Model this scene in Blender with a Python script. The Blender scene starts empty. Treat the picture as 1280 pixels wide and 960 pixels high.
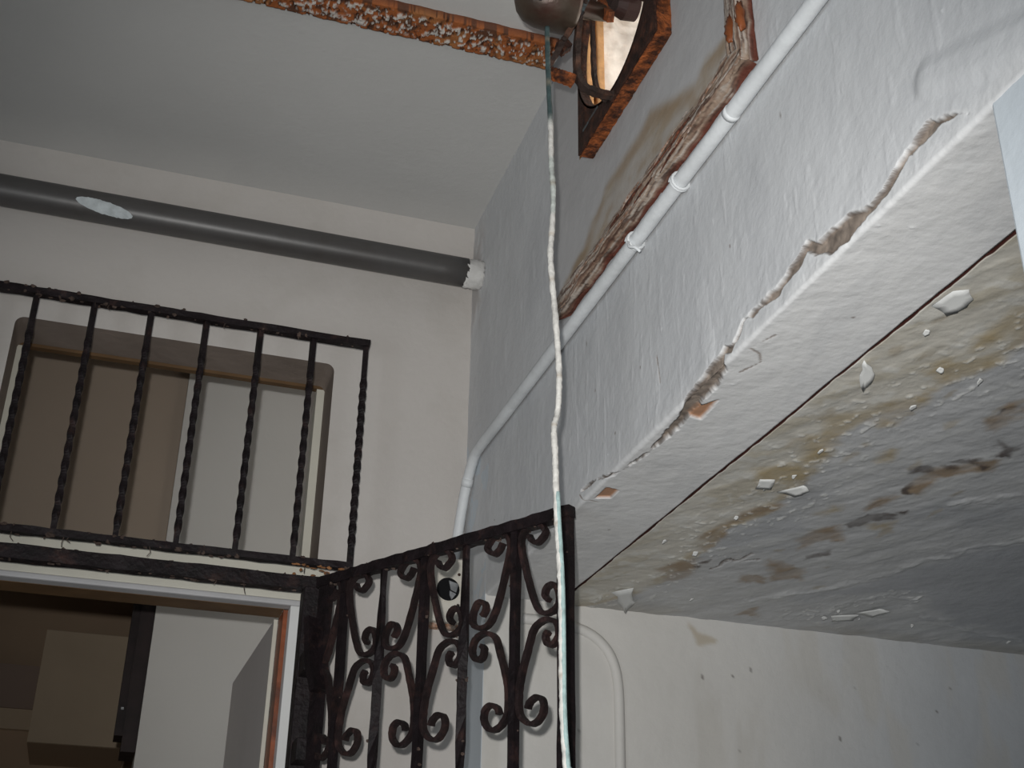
import bpy, bmesh, math, random
import numpy as np
from mathutils import Vector, Matrix

random.seed(7)
rng = np.random.RandomState(11)
scene = bpy.context.scene
COL = scene.collection

# ------------------------------------------------------------------ camera
F_PX = 1592.78
R_ = Vector((0.95264265, -0.30366458, 0.01611851))
U_ = Vector((-0.14869252, -0.41892422, 0.89576394))
W_ = Vector((0.26525935, 0.85573963, 0.44423773))
CAM = Vector((0.0, 0.0, 1.6))
cd = bpy.data.cameras.new('camera')
cam = bpy.data.objects.new('camera', cd)
COL.objects.link(cam)
cd.sensor_fit = 'HORIZONTAL'
cd.sensor_width = 36.0
cd.lens = F_PX / 1280.0 * 36.0
cd.clip_start = 0.02
cam.matrix_world = Matrix(((R_.x, U_.x, -W_.x, CAM.x), (R_.y, U_.y, -W_.y, CAM.y), (R_.z, U_.z, -W_.z, CAM.z), (0, 0, 0, 1)))
scene.camera = cam

# ------------------------------------------------------------------ light
world = bpy.data.worlds.new('sky')
scene.world = world
world.use_nodes = True
bg = world.node_tree.nodes['Background']
bg.inputs['Color'].default_value = (1.0, 0.93, 0.84, 1)
bg.inputs['Strength'].default_value = 3.4

fl = bpy.data.lights.new('camera_flash', 'SPOT')         # the flash on top of the camera, its beam a little wider than the picture
fl.spot_size = math.radians(68); fl.spot_blend = 1.0
fl.energy = 125.0
fl.color = (1.0, 0.985, 0.96)
fl.shadow_soft_size = 0.012
flash = bpy.data.objects.new('camera_flash', fl)
COL.objects.link(flash)
flash.location = CAM + U_ * 0.06 - R_ * 0.03
flash.rotation_euler = (W_ - U_ * 0.07 + R_ * 0.02).to_track_quat('-Z', 'Y').to_euler()

al = bpy.data.lights.new('ambient_fill', 'AREA')      # cool area light added as ambient fill at the left wall, no window there
al.shape = 'RECTANGLE'; al.size = 1.5; al.size_y = 1.3
al.energy = 27.0
al.color = (0.86, 0.93, 1.0)
amb = bpy.data.objects.new('ambient_fill', al)
COL.objects.link(amb)
amb.location = (-1.56, -0.35, 1.35)
amb.rotation_euler = Vector((1.0, 0.0, 0.0)).to_track_quat('-Z', 'Y').to_euler()

il = bpy.data.lights.new('inner_room_fill', 'AREA')  # weak warm fill added to brighten the room behind, no window built
il.shape = 'RECTANGLE'; il.size = .8; il.size_y = .9; il.energy = 1.7; il.color = (1.0, .9, .78)
ilo = bpy.data.objects.new('inner_room_fill', il); COL.objects.link(ilo)
ilo.location = (-1.57, 3.7, 1.5); ilo.rotation_euler = Vector((1, 0, .1)).to_track_quat('-Z', 'Y').to_euler()

vs = scene.view_settings
scene.display_settings.display_device = 'sRGB'
vs.view_transform = 'Standard'; vs.look = 'None'; vs.gamma = 1.0; vs.exposure = -0.5
vs.use_curve_mapping = False

# ------------------------------------------------------------------ dimensions (metres)
XS = 0.593      # face of the right wall / beam
YB = 2.2        # back wall
YR = 2.044      # wall under the low ceiling
ZL = 2.248      # low ceiling and underside of the beam
ZC = 3.094      # high ceiling
ZT = 3.094      # ceiling on the near side of the steel joist
XJ = 0.7235     # joint between beam and low ceiling

# ------------------------------------------------------------------ materials
def mat(name, col, rough=0.7, noise=0.0, nscale=8.0, bump=0.0, bscale=60.0, metal=0.0, attr=False, col2=None, c2scale=10.0, c2lo=0.45, c2hi=0.6, spec=0.3, bump2=0.0, b2scale=9.0):
    m = bpy.data.materials.new(name); m.use_nodes = True
    nt = m.node_tree; N = nt.nodes; L = nt.links
    b = N['Principled BSDF']
    b.inputs['Roughness'].default_value = rough
    b.inputs['Metallic'].default_value = metal
    b.inputs['Specular IOR Level'].default_value = spec
    tc = N.new('ShaderNodeTexCoord')
    src = None
    if attr:
        a = N.new('ShaderNodeAttribute'); a.attribute_name = 'Col'; src = a.outputs['Color']
    else:
        rgb = N.new('ShaderNodeRGB'); rgb.outputs[0].default_value = (*col, 1); src = rgb.outputs[0]
    if col2:
        n = N.new('ShaderNodeTexNoise'); n.inputs['Scale'].default_value = c2scale; n.inputs['Detail'].default_value = 8; n.inputs['Roughness'].default_value = .65
        L.new(tc.outputs['Object'], n.inputs['Vector'])
        r = N.new('ShaderNodeMapRange'); r.inputs[1].default_value = c2lo; r.inputs[2].default_value = c2hi
        L.new(n.outputs['Fac'], r.inputs[0])
        mx = N.new('ShaderNodeMix'); mx.data_type = 'RGBA'
        L.new(r.outputs[0], mx.inputs[0]); L.new(src, mx.inputs[6]); mx.inputs[7].default_value = (*col2, 1)
        src = mx.outputs[2]
    if noise:
        n = N.new('ShaderNodeTexNoise'); n.inputs['Scale'].default_value = nscale; n.inputs['Detail'].default_value = 6
        L.new(tc.outputs['Object'], n.inputs['Vector'])
        r = N.new('ShaderNodeMapRange'); r.inputs[1].default_value = .3; r.inputs[2].default_value = .7
        r.inputs[3].default_value = 1 - noise; r.inputs[4].default_value = 1 + noise
        L.new(n.outputs['Fac'], r.inputs[0])
        mul = N.new('ShaderNodeVectorMath'); mul.operation = 'SCALE'
        L.new(src, mul.inputs[0]); L.new(r.outputs[0], mul.inputs['Scale']); src = mul.outputs[0]
    L.new(src, b.inputs['Base Color'])
    prev = None
    for st, sc in ((bump, bscale), (bump2, b2scale)):
        if st:
            n = N.new('ShaderNodeTexNoise'); n.inputs['Scale'].default_value = sc; n.inputs['Detail'].default_value = 5
            L.new(tc.outputs['Object'], n.inputs['Vector'])
            bp = N.new('ShaderNodeBump'); bp.inputs['Strength'].default_value = st; bp.inputs['Distance'].default_value = .004
            L.new(n.outputs['Fac'], bp.inputs['Height'])
            if prev: L.new(prev, bp.inputs['Normal'])
            prev = bp.outputs['Normal']
    if prev: L.new(prev, b.inputs['Normal'])
    return m

M = {}
M['cream'] = mat('cream_plaster', (.535, .505, .475), .75, .05, 3.0, .25, 70, col2=(.48, .45, .415), c2scale=5, c2lo=.5, c2hi=.75, bump2=.25, b2scale=14)
M['ceil'] = mat('ceiling_paint', (.52, .515, .50), .8, .04, 3.0, .2, 90, bump2=.15, b2scale=12)
M['blue'] = mat('bluish_wall_paint', (.555, .605, .645), .6, .03, 3.0, .25, 60, spec=.35)
M['attr_side'] = mat('cracked_side_paint', (1, 1, 1), .55, .035, 6.0, .3, 70, attr=True, spec=.4, bump2=.16, b2scale=22)
M['attr_low'] = mat('stained_ceiling_paint', (1, 1, 1), .5, .07, 14.0, .35, 60, attr=True, spec=.4, bump2=.5, b2scale=18)
M['attr_panel'] = mat('stained_panel_paint', (1, 1, 1), .65, .04, 9.0, .2, 60, attr=True)
M['rightwall'] = mat('damp_wall_paint', (1, 1, 1), .6, .05, 5.0, .25, 50, attr=True, spec=.35, bump2=.3, b2scale=10)
M['attr_plain'] = mat('weathered_surface', (1, 1, 1), .7, .15, 40.0, .5, 160, attr=True)
M['white'] = mat('white_gloss_paint', (.68, .68, .67), .45, .04, 9, .1, 50)
M['creampaint'] = mat('cream_gloss_paint', (.60, .58, .50), .5, .06, 9, .15, 60)
M['greypaint'] = mat('grey_gloss_paint', (.46, .455, .46), .5, .06, 12, .1, 60)
M['taupe'] = mat('taupe_reveal_plaster', (.24, .195, .165), .8, .12, 8, .4, 50)  # grey-brown, darker than the cream wall face
M['brownwood'] = mat('red_brown_varnished_wood', (.26, .075, .03), .45, .35, 14, .2, 90, col2=(.10, .035, .02), c2scale=9)
M['ochrewood'] = mat('ochre_wood', (.13, .075, .035), .6, .2, 14, .2, 60)
M['iron'] = mat('dark_painted_iron', (.009, .0055, .0065), .6, .5, 40, .6, 120, col2=(.05, .025, .02), c2scale=26, c2lo=.55, c2hi=.8, spec=.25)
M['ironscroll'] = mat('rust_brown_iron', (.016, .009, .009), .6, .5, 40, .6, 120, col2=(.055, .026, .022), c2scale=30, c2lo=.5, c2hi=.75, spec=.3)
M['dust'] = mat('grey_dust_clump', (.08, .056, .046), .95, .5, 50, .6, 200)
M['rag'] = mat('brown_rust_scale', (.26, .12, .05), .9, .4, 50, .6, 200)
M['rust'] = mat('orange_rust', (.27, .075, .02), .9, .6, 70, 1.0, 200, col2=(.05, .018, .010), c2scale=60, c2lo=.42, c2hi=.62, bump2=.8, b2scale=60)
M['darkrust'] = mat('dark_rust_plate', (.035, .015, .010), .85, .6, 60, .8, 160, col2=(.10, .034, .016), c2scale=45, c2lo=.5, c2hi=.7)
M['motor'] = mat('brown_grey_motor_enamel', (.075, .055, .04), .38, .4, 18, .25, 70, metal=.35, col2=(.055, .02, .014), c2scale=13, c2lo=.45, c2hi=.65, spec=.5)
M['strap'] = mat('blackened_rusty_strap', (.035, .022, .018), .7, .5, 40, .8, 140, col2=(.11, .05, .03), c2scale=30, c2lo=.5, c2hi=.7)
M['steelblue'] = mat('teal_grey_strap', (.09, .12, .13), .6, .4, 40, .5, 140, col2=(.05, .03, .025), c2scale=40)
M['blade'] = mat('dark_fan_blade', (.035, .016, .013), .6, .3, 20, .3, 90)
M['tan_timber'] = mat('tan_timber', (.62, .34, .15), .7, .25, 25, .5, 90, col2=(.40, .20, .09), c2scale=40, c2lo=.5, c2hi=.8)
M['roughplaster'] = mat('rough_white_plaster', (.78, .72, .66), .9, .2, 30, 1.0, 40, col2=(.45, .36, .28), c2scale=28, c2lo=.58, c2hi=.75, bump2=1.0, b2scale=16)
M['pvc'] = mat('grey_plastic_pipe', (.072, .068, .066), .4, .12, 12, .05, 60, spec=.6, col2=(.055, .05, .047), c2scale=6)
M['mortar'] = mat('white_mortar', (.58, .57, .55), .85, .15, 30, .8, 60)
M['whitepatch'] = mat('dry_white_paint_smear', (.50, .54, .55), .8, .2, 60, .4, 160)
M['conduit'] = mat('white_painted_conduit', (.66, .68, .69), .5, .08, 20, .3, 60)
M['bentpipe'] = mat('cream_painted_pipe', (.60, .585, .555), .6, .05, 8, .2, 50)
M['plate'] = mat('dirty_cream_plate', (.62, .59, .52), .6, .15, 25, .2, 60)
M['black'] = mat('black_cavity', (.004, .004, .005), .9)
M['chrome'] = mat('dull_broken_metal', (.35, .36, .37), .35, .3, 60, .4, 120, metal=.6)
M['crackgap'] = mat('dark_red_gap', (.05, .016, .013), .9, .3, 30)
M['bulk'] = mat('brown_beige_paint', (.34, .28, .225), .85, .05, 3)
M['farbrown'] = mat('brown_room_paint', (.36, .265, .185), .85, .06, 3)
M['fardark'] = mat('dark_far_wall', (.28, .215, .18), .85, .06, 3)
M['cabinet'] = mat('beige_cabinet_front', (.45, .36, .26), .7, .06, 5)
M['darkwood'] = mat('near_black_wood', (.02, .012, .012), .6, .4, 20, .2, 60)
M['innerwall'] = mat('grey_white_inner_wall', (.56, .55, .525), .8, .03, 3, .1, 60)
M['leaf'] = mat('white_door_leaf', (.56, .52, .50), .5, .03, 6)
M['ply'] = mat('delaminated_plywood', (.30, .17, .11), .9, .5, 60, .8, 150, col2=(.46, .38, .33), c2scale=70, c2lo=.45, c2hi=.6)
M['plydark'] = mat('rotten_red_plywood', (.16, .055, .03), .9, .5, 60, .8, 150, col2=(.06, .022, .015), c2scale=40)
M['resin'] = mat('amber_brown_drip', (.20, .06, .02), .4, .3, 30, .2, 60)
M['brickface'] = mat('bare_orange_brick', (.42, .22, .13), .9, .15, 60, .4, 120)
M['flake'] = mat('curled_paint_flake', (.62, .625, .61), .6, .04, 30)
M['flakeback'] = mat('dirty_flake_edge', (.42, .36, .30), .8, .1, 30)
M['floor'] = mat('grey_floor', (.52, .49, .45), .7, .1, 5)
M['wire'] = mat('painted_cable_sheath', (1, 1, 1), .55, .25, 70, .5, 160, attr=True)

# ------------------------------------------------------------------ numpy noise
def _vn(x, y, seed):
    xi = np.floor(x).astype(np.int64); yi = np.floor(y).astype(np.int64)
    xf = x - xi; yf = y - yi
    def h(a, b):
        n = (a * 374761393 + b * 668265263 + seed * 974634531) & 0xffffffff
        n = ((n ^ (n >> 13)) * 1274126177) & 0xffffffff
        return ((n ^ (n >> 16)) & 0xffff) / 65535.0
    u = xf * xf * (3 - 2 * xf); v = yf * yf * (3 - 2 * yf)
    return (h(xi, yi) * (1 - u) + h(xi + 1, yi) * u) * (1 - v) + (h(xi, yi + 1) * (1 - u) + h(xi + 1, yi + 1) * u) * v
def fbm(x, y, seed=1, octs=5, gain=.5):
    s = 0; a = 1; t = 0
    for o in range(octs):
        s = s + a * _vn(x * 2 ** o + 17.3 * o, y * 2 ** o - 9.1 * o, seed + o); t += a; a *= gain
    return s / t
def sstep(a, b, x):
    t = np.clip((x - a) / (b - a), 0, 1); return t * t * (3 - 2 * t)
def seg_dist(px, py, pts, hw=None):
    """distance to a polyline; when hw is given the half-width along it is subtracted"""
    best = np.full(px.shape, 9.0)
    for i in range(len(pts) - 1):
        ax, ay = pts[i][:2]; bx, by = pts[i + 1][:2]
        dx, dy = bx - ax, by - ay
        t = np.clip(((px - ax) * dx + (py - ay) * dy) / (dx * dx + dy * dy + 1e-12), 0, 1)
        d = np.hypot(px - ax - t * dx, py - ay - t * dy)
        if hw is not None: d = d - (hw[i] * (1 - t) + hw[i + 1] * t)
        best = np.minimum(best, d)
    return best
def poly_sd(px, py, poly):
    """signed distance to a polygon, negative inside"""
    d = seg_dist(px, py, list(poly) + [poly[0]])
    ins = np.zeros(px.shape, bool); n = len(poly)
    for i in range(n):
        x1, y1 = poly[i]; x2, y2 = poly[(i + 1) % n]
        if y1 == y2: continue
        c = ((y1 > py) != (y2 > py)) & (px < (x2 - x1) * (py - y1) / (y2 - y1) + x1)
        ins ^= c
    return np.where(ins, -d, d)
def mixc(col, c, m):
    return col * (1 - m[..., None]) + np.array(c) * m[..., None]

# ------------------------------------------------------------------ mesh helpers
def link(name, me, material, parent=None, smooth=False):
    o = bpy.data.objects.new(name, me)
    if material is not None and not me.materials: me.materials.append(M[material])
    COL.objects.link(o)
    if parent is not None: o.parent = parent
    if smooth:
        me.polygons.foreach_set('use_smooth', [True] * len(me.polygons))
    return o

class MB:
    def __init__(s): s.v = []; s.f = []; s.c = []
    def quad(s, pts):
        b = len(s.v); s.v += [tuple(p) for p in pts]; s.f.append(tuple(range(b, b + len(pts)))); return s
    def box(s, x0, x1, y0, y1, z0, z1):
        b = len(s.v)
        s.v += [(x, y, z) for z in (z0, z1) for y in (y0, y1) for x in (x0, x1)]
        s.f += [tuple(b + i for i in q) for q in ((0, 2, 3, 1), (4, 5, 7, 6), (0, 1, 5, 4), (1, 3, 7, 5), (3, 2, 6, 7), (2, 0, 4, 6))]
        return s
    def prism(s, poly, fn, d0, d1):
        """polygon (2D, ccw) swept between d0 and d1; fn(a,b,d)->xyz"""
        b = len(s.v); n = len(poly)
        s.v += [tuple(fn(p[0], p[1], d0)) for p in poly] + [tuple(fn(p[0], p[1], d1)) for p in poly]
        s.f.append(tuple(b + i for i in range(n))[::-1]); s.f.append(tuple(b + n + i for i in range(n)))
        for i in range(n): s.f.append((b + i, b + (i + 1) % n, b + n + (i + 1) % n, b + n + i))
        return s
    def tube(s, pts, sec, twist=None, scale=None, up=None, jitter=0.0, cap=True, cols=None):
        """sweep section sec (list of 2D) along pts"""
        P = [Vector(p) for p in pts]; n = len(P); k = len(sec); b = len(s.v)
        T = []
        for i in range(n):
            T.append((P[min(i + 1, n - 1)] - P[max(i - 1, 0)]).normalized())
        a = Vector(up) if up is not None else (Vector((0, 0, 1)) if abs(T[0].z) < .9 else Vector((1, 0, 0)))
        a = (a - T[0] * a.dot(T[0])).normalized()
        for i in range(n):
            if up is not None: a = Vector(up)
            a = (a - T[i] * a.dot(T[i])).normalized()
            c = T[i].cross(a)
            tw = twist[i] if twist is not None else 0; sc = scale[i] if scale is not None else 1
            ct, st = math.cos(tw), math.sin(tw)
            for (p, q) in sec:
                p2 = (p * ct - q * st) * sc; q2 = (p * st + q * ct) * sc
                w = P[i] + a * p2 + c * q2
                if jitter: w = w + Vector((random.uniform(-1, 1), random.uniform(-1, 1), random.uniform(-1, 1))) * jitter
                s.v.append(tuple(w))
                if cols is not None: s.c.append(cols[i])
        for i in range(n - 1):
            for j in range(k):
                s.f.append((b + i * k + j, b + i * k + (j + 1) % k, b + (i + 1) * k + (j + 1) % k, b + (i + 1) * k + j))
        if cap:
            s.f.append(tuple(b + j for j in range(k))[::-1]); s.f.append(tuple(b + (n - 1) * k + j for j in range(k)))
        return s
    def blob(s, c, rx, ry=None, rz=None, rough=.3, n=6, m=4):
        ry = ry or rx; rz = rz or rx; b = len(s.v); c = Vector(c)
        s.v.append(tuple(c + Vector((0, 0, rz))))
        for i in range(1, m):
            th = math.pi * i / m
            for j in range(n):
                ph = 2 * math.pi * j / n + i * .5; k = 1 + random.uniform(-rough, rough)
                s.v.append(tuple(c + Vector((rx * math.sin(th) * math.cos(ph) * k, ry * math.sin(th) * math.sin(ph) * k, rz * math.cos(th) * k))))
        s.v.append(tuple(c - Vector((0, 0, rz)))); e = len(s.v) - 1
        for j in range(n): s.f.append((b, b + 1 + j, b + 1 + (j + 1) % n))
        for i in range(m - 2):
            for j in range(n):
                s.f.append((b + 1 + i * n + j, b + 1 + (i + 1) * n + j, b + 1 + (i + 1) * n + (j + 1) % n, b + 1 + i * n + (j + 1) % n))
        for j in range(n): s.f.append((e, b + 1 + (m - 2) * n + (j + 1) % n, b + 1 + (m - 2) * n + j))
        return s
    def lathe(s, prof, fn, n=24):
        """profile list of (r, h); fn(a, b, h)->xyz"""
        b = len(s.v); k = len(prof)
        for (r, h) in prof:
            for j in range(n):
                t = 2 * math.pi * j / n
                s.v.append(tuple(fn(r * math.cos(t), r * math.sin(t), h)))
        for i in range(k - 1):
            for j in range(n):
                s.f.append((b + i * n + j, b + i * n + (j + 1) % n, b + (i + 1) * n + (j + 1) % n, b + (i + 1) * n + j))
        s.f.append(tuple(b + j for j in range(n))[::-1]); s.f.append(tuple(b + (k - 1) * n + j for j in range(n)))
        return s
    def build(s, name, material, parent=None, smooth=False, bevel=0.0):
        me = bpy.data.meshes.new(name); me.from_pydata(s.v, [], s.f)
        bm = bmesh.new(); bm.from_mesh(me); bmesh.ops.recalc_face_normals(bm, faces=bm.faces); bm.to_mesh(me); bm.free()
        if s.c:
            at = me.color_attributes.new('Col', 'FLOAT_COLOR', 'POINT')
            at.data.foreach_set('color', np.array([(*c, 1) for c in s.c], np.float32).ravel())
        o = link(name, me, material, parent, smooth)
        if bevel:
            md = o.modifiers.new('bevel', 'BEVEL'); md.width = bevel; md.segments = 2; md.limit_method = 'ANGLE'
        return o

def circ(r, n=12): return [(r * math.cos(2 * math.pi * i / n), r * math.sin(2 * math.pi * i / n)) for i in range(n)]
def rect(a, b, n=1):
    return [(-a, -b), (a, -b), (a, b), (-a, b)]
def spline(pts, k=6):
    P = [Vector(p) for p in pts]; out = []
    for i in range(len(P) - 1):
        p0 = P[max(i - 1, 0)]; p1 = P[i]; p2 = P[i + 1]; p3 = P[min(i + 2, len(P) - 1)]
        for j in range(k):
            t = j / k
            out.append(.5 * ((2 * p1) + (p2 - p0) * t + (2 * p0 - 5 * p1 + 4 * p2 - p3) * t * t + (3 * p1 - p0 - 3 * p2 + p3) * t ** 3))
    out.append(P[-1]); return out

def grid_mesh(name, V, colr, material, parent=None, keep=None, flip=False):
    """V: (nu,nv,3); colr: (nu,nv,3) or None; keep: (nu-1,nv-1) bool"""
    nu, nv = V.shape[:2]
    idx = np.arange(nu * nv).reshape(nu, nv)
    q = np.stack([idx[:-1, :-1], idx[1:, :-1], idx[1:, 1:], idx[:-1, 1:]], -1)
    if flip: q = q[..., ::-1]
    q = q[keep] if keep is not None else q.reshape(-1, 4)
    me = bpy.data.meshes.new(name)
    me.vertices.add(nu * nv); me.vertices.foreach_set('co', V.reshape(-1).astype(np.float32))
    nf = len(q)
    me.loops.add(nf * 4); me.loops.foreach_set('vertex_index', q.reshape(-1).astype(np.int32))
    me.polygons.add(nf); me.polygons.foreach_set('loop_start', np.arange(0, nf * 4, 4, dtype=np.int32))
    me.update(calc_edges=True)
    if colr is not None:
        at = me.color_attributes.new('Col', 'FLOAT_COLOR', 'POINT')
        c4 = np.ones((nu * nv, 4), np.float32); c4[:, :3] = colr.reshape(-1, 3)
        at.data.foreach_set('color', c4.ravel())
    return link(name, me, material, parent, True)

def tag(o, label, cat, group=None):
    o['label'] = label; o['category'] = cat
    if group: o['group'] = group
    return o
def struct(o, label=None):
    o['kind'] = 'structure'
    if label: o['label'] = label
    return o
def empty(name, loc=(0, 0, 0)):
    o = bpy.data.objects.new(name, None); COL.objects.link(o); o.location = loc; o.empty_display_size = .05
    return o
def under(parent):
    """parts are written in world coordinates: cancel the parent's offset"""
    bpy.context.view_layer.update()
    for c in parent.children:
        c.matrix_parent_inverse = parent.matrix_world.inverted()

# ================================================================== SETTING
struct(MB().box(-1.9, 2.4, -2.0, 6.9, -.1, 0).build('floor', 'floor'), 'grey floor far below the picture')
struct(MB().box(-1.9, 2.4, -2.0, -1.8, 0, 3.5).build('wall_behind', 'cream'), 'plain wall behind the viewer')
struct(MB().box(-1.9, -1.6, -1.8, 6.9, 0, 3.5).build('wall_left', 'cream'), 'cream wall on the left of the stairwell')
struct(MB().box(2.1, 2.4, -1.8, 2.3, 0, 2.5).build('wall_far_right', 'blue'), 'wall closing the passage under the low ceiling')

# high ceiling: far strip lower, near part above the steel joist
ce = MB().box(-1.6, XS + .004, 1.60, 2.315, ZC, 3.5).build('ceiling_upper', 'ceil')
struct(ce, 'plain grey white ceiling above the grey pipe')
struct(MB().box(-1.6, XS + .004, -1.8, 1.60, ZT, 3.5).build('ceiling_near', 'ceil'), 'ceiling on the near side of the rusty steel strip')

# back wall with a notch for the door and a hole for the transom opening
def round_rect(x0, x1, z0, z1, r, n=5):
    pts = []
    for cx, cz, a0 in ((x1 - r, z0 + r, -90), (x1 - r, z1 - r, 0), (x0 + r, z1 - r, 90), (x0 + r, z0 + r, 180)):
        for i in range(n + 1):
            a = math.radians(a0 + 90 * i / n); pts.append((cx + r * math.cos(a), cz + r * math.sin(a)))
    return pts
TX0, TX1, TZ0, TZ1 = -.262, .322, 2.302, 2.724
DX0, DX1, DZ1 = -.30, .306, 2.262
def back_wall():
    bm = bmesh.new()
    outer = [(-1.6, 0), (DX0, 0), (DX0, DZ1), (DX1, DZ1), (DX1, 0), (XS + .3, 0), (XS + .3, ZC + .01), (-1.6, ZC + .01)]
    hole = round_rect(TX0, TX1, TZ0, TZ1, .016)
    es = []; loops = []
    for lp in (outer, hole):
        vs_ = [bm.verts.new((x, YB, z)) for x, z in lp]; loops.append(vs_)
        for i in range(len(vs_)): es.append(bm.edges.new((vs_[i], vs_[(i + 1) % len(vs_)])))
    bmesh.ops.triangle_fill(bm, use_beauty=True, use_dissolve=False, edges=es)
    front = list(bm.faces)
    ret = bmesh.ops.extrude_face_region(bm, geom=front)
    for v in [g for g in ret['geom'] if isinstance(g, bmesh.types.BMVert)]: v.co.y = 2.315
    bmesh.ops.recalc_face_normals(bm, faces=bm.faces)
    me = bpy.data.meshes.new('wall_back'); bm.to_mesh(me); bm.free()
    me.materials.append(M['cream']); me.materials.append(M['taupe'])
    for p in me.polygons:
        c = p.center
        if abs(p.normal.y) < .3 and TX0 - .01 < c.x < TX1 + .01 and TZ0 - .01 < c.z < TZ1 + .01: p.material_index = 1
    return link('wall_back', me, None)
struct(back_wall(), 'cream plastered back wall with the doorway and opening above it')

# transom opening: thin wooden lining set back in the wall
w1 = empty('window_1', (0, 2.33, TZ0)); struct(w1, 'open transom above the doorway, thin wooden lining, no glass')
MB().box(TX0, TX1, 2.303, 2.318, TZ1 - .007, TZ1 - .0005).build('frame_head', 'ochrewood', w1)
MB().box(TX0 + .0005, TX0 + .010, 2.303, 2.340, TZ0, TZ1 - .0075).build('frame_jamb', 'creampaint', w1)
MB().box(TX1 - .016, TX1 - .0005, 2.303, 2.340, TZ0, TZ1 - .0075).build('frame_jamb', 'creampaint', w1)
under(w1)

# door frame in the doorway
t1 = empty('trim_1', (0, 2.2, 0)); struct(t1, 'cream and grey painted door frame')
MB().box(DX0 - .01, .335, 2.188, 2.203, 2.2475, 2.312).build('frame_head', 'creampaint', t1, bevel=.002)
MB().box(DX0 - .005, .33, 2.184, 2.214, 2.2365, 2.247).build('head_strip', 'greypaint', t1, bevel=.003)
MB().box(.2795, .309, 2.182, 2.215, 0, 2.236).build('jamb_face', 'white', t1, bevel=.002)
MB().box(.2722, .300, 2.2155, 2.2755, 0, 2.236).build('jamb_lining', 'brownwood', t1)
MB().box(DX0 - .004, DX0 + .03, 2.19, 2.30, 0, 2.236).build('jamb_left', 'white', t1)
MB().box(DX0 + .03, .2720, 2.2145, 2.272, 2.2365, 2.2615).build('head_lining', 'ochrewood', t1)
under(t1)

# the open door leaf: swung into the room behind
d1 = empty('door_1', (.283, 2.27, 0)); struct(d1, 'plain white door leaf standing open into the dark room')
def leaf():
    a = Vector((.2640, 2.280)); b = Vector((.2505, 2.80)); d = (b - a).normalized(); n = Vector((d.y, -d.x)) * .007
    mb = MB(); mb.prism([(a.x, a.y), (b.x, b.y), (b.x - n.x * 0 + n.x, b.y + n.y), (a.x + n.x, a.y + n.y)], lambda p, q, h: (p, q, h), 0.01, 2.232)
    mb.build('leaf', 'leaf', d1)
    e = a - d * .004
    MB().prism([(e.x, e.y), (a.x, a.y), (a.x + n.x, a.y + n.y), (e.x + n.x, e.y + n.y)], lambda p, q, h: (p, q, h), 0.01, 2.234).build('edge_strip', 'creampaint', d1)
leaf(); under(d1)

# the rooms behind the doorway
struct(MB().box(.074, 1.9, 2.95, 3.1, 0, 3.2).build('wall_inner', 'innerwall'), 'pale inner wall seen through the doorway')
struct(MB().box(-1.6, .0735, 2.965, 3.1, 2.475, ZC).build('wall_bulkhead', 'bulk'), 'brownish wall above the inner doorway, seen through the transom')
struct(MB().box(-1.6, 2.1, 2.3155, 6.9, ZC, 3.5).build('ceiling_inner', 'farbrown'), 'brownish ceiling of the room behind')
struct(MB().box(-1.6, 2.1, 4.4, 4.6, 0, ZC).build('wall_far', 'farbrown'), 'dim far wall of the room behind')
struct(MB().box(1.9, 2.1, 2.316, 4.4, 0, ZC).build('wall_inner_right', 'innerwall'), 'side wall of the room behind')
struct(MB().box(-1.6, -.21, 4.37, 4.399, 2.385, 2.448).build('trim_2', 'cabinet'), 'pale rail along the dim far wall')
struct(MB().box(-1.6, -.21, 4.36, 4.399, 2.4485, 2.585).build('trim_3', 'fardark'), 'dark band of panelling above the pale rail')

cb = empty('wall_cabinet', (-.09, 4.1, 2.28)); tag(cb, 'beige hanging cabinet in the dim room beyond the doorway', 'cabinet')
MB().box(-.205, .07, 4.01, 4.399, 2.285, 2.615).build('body', 'farbrown', cb)
MB().box(-.205, .07, 3.995, 4.009, 2.285, 2.615).build('front_panel', 'cabinet', cb, bevel=.002)
under(cb)
db = empty('dark_board', (.05, 2.9, 2.1)); tag(db, 'almost black wooden board at the edge of the pale inner wall', 'board')
MB().box(.042, .0735, 2.955, 3.08, 2.10, 2.474).build('board', 'darkwood', db)
MB().box(.024, .042, 2.965, 3.05, 2.135, 2.474).build('side_strip', 'darkwood', db)
MB().box(.030, .036, 2.958, 2.965, 2.19, 2.195).build('latch', 'chrome', db)
under(db)

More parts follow.
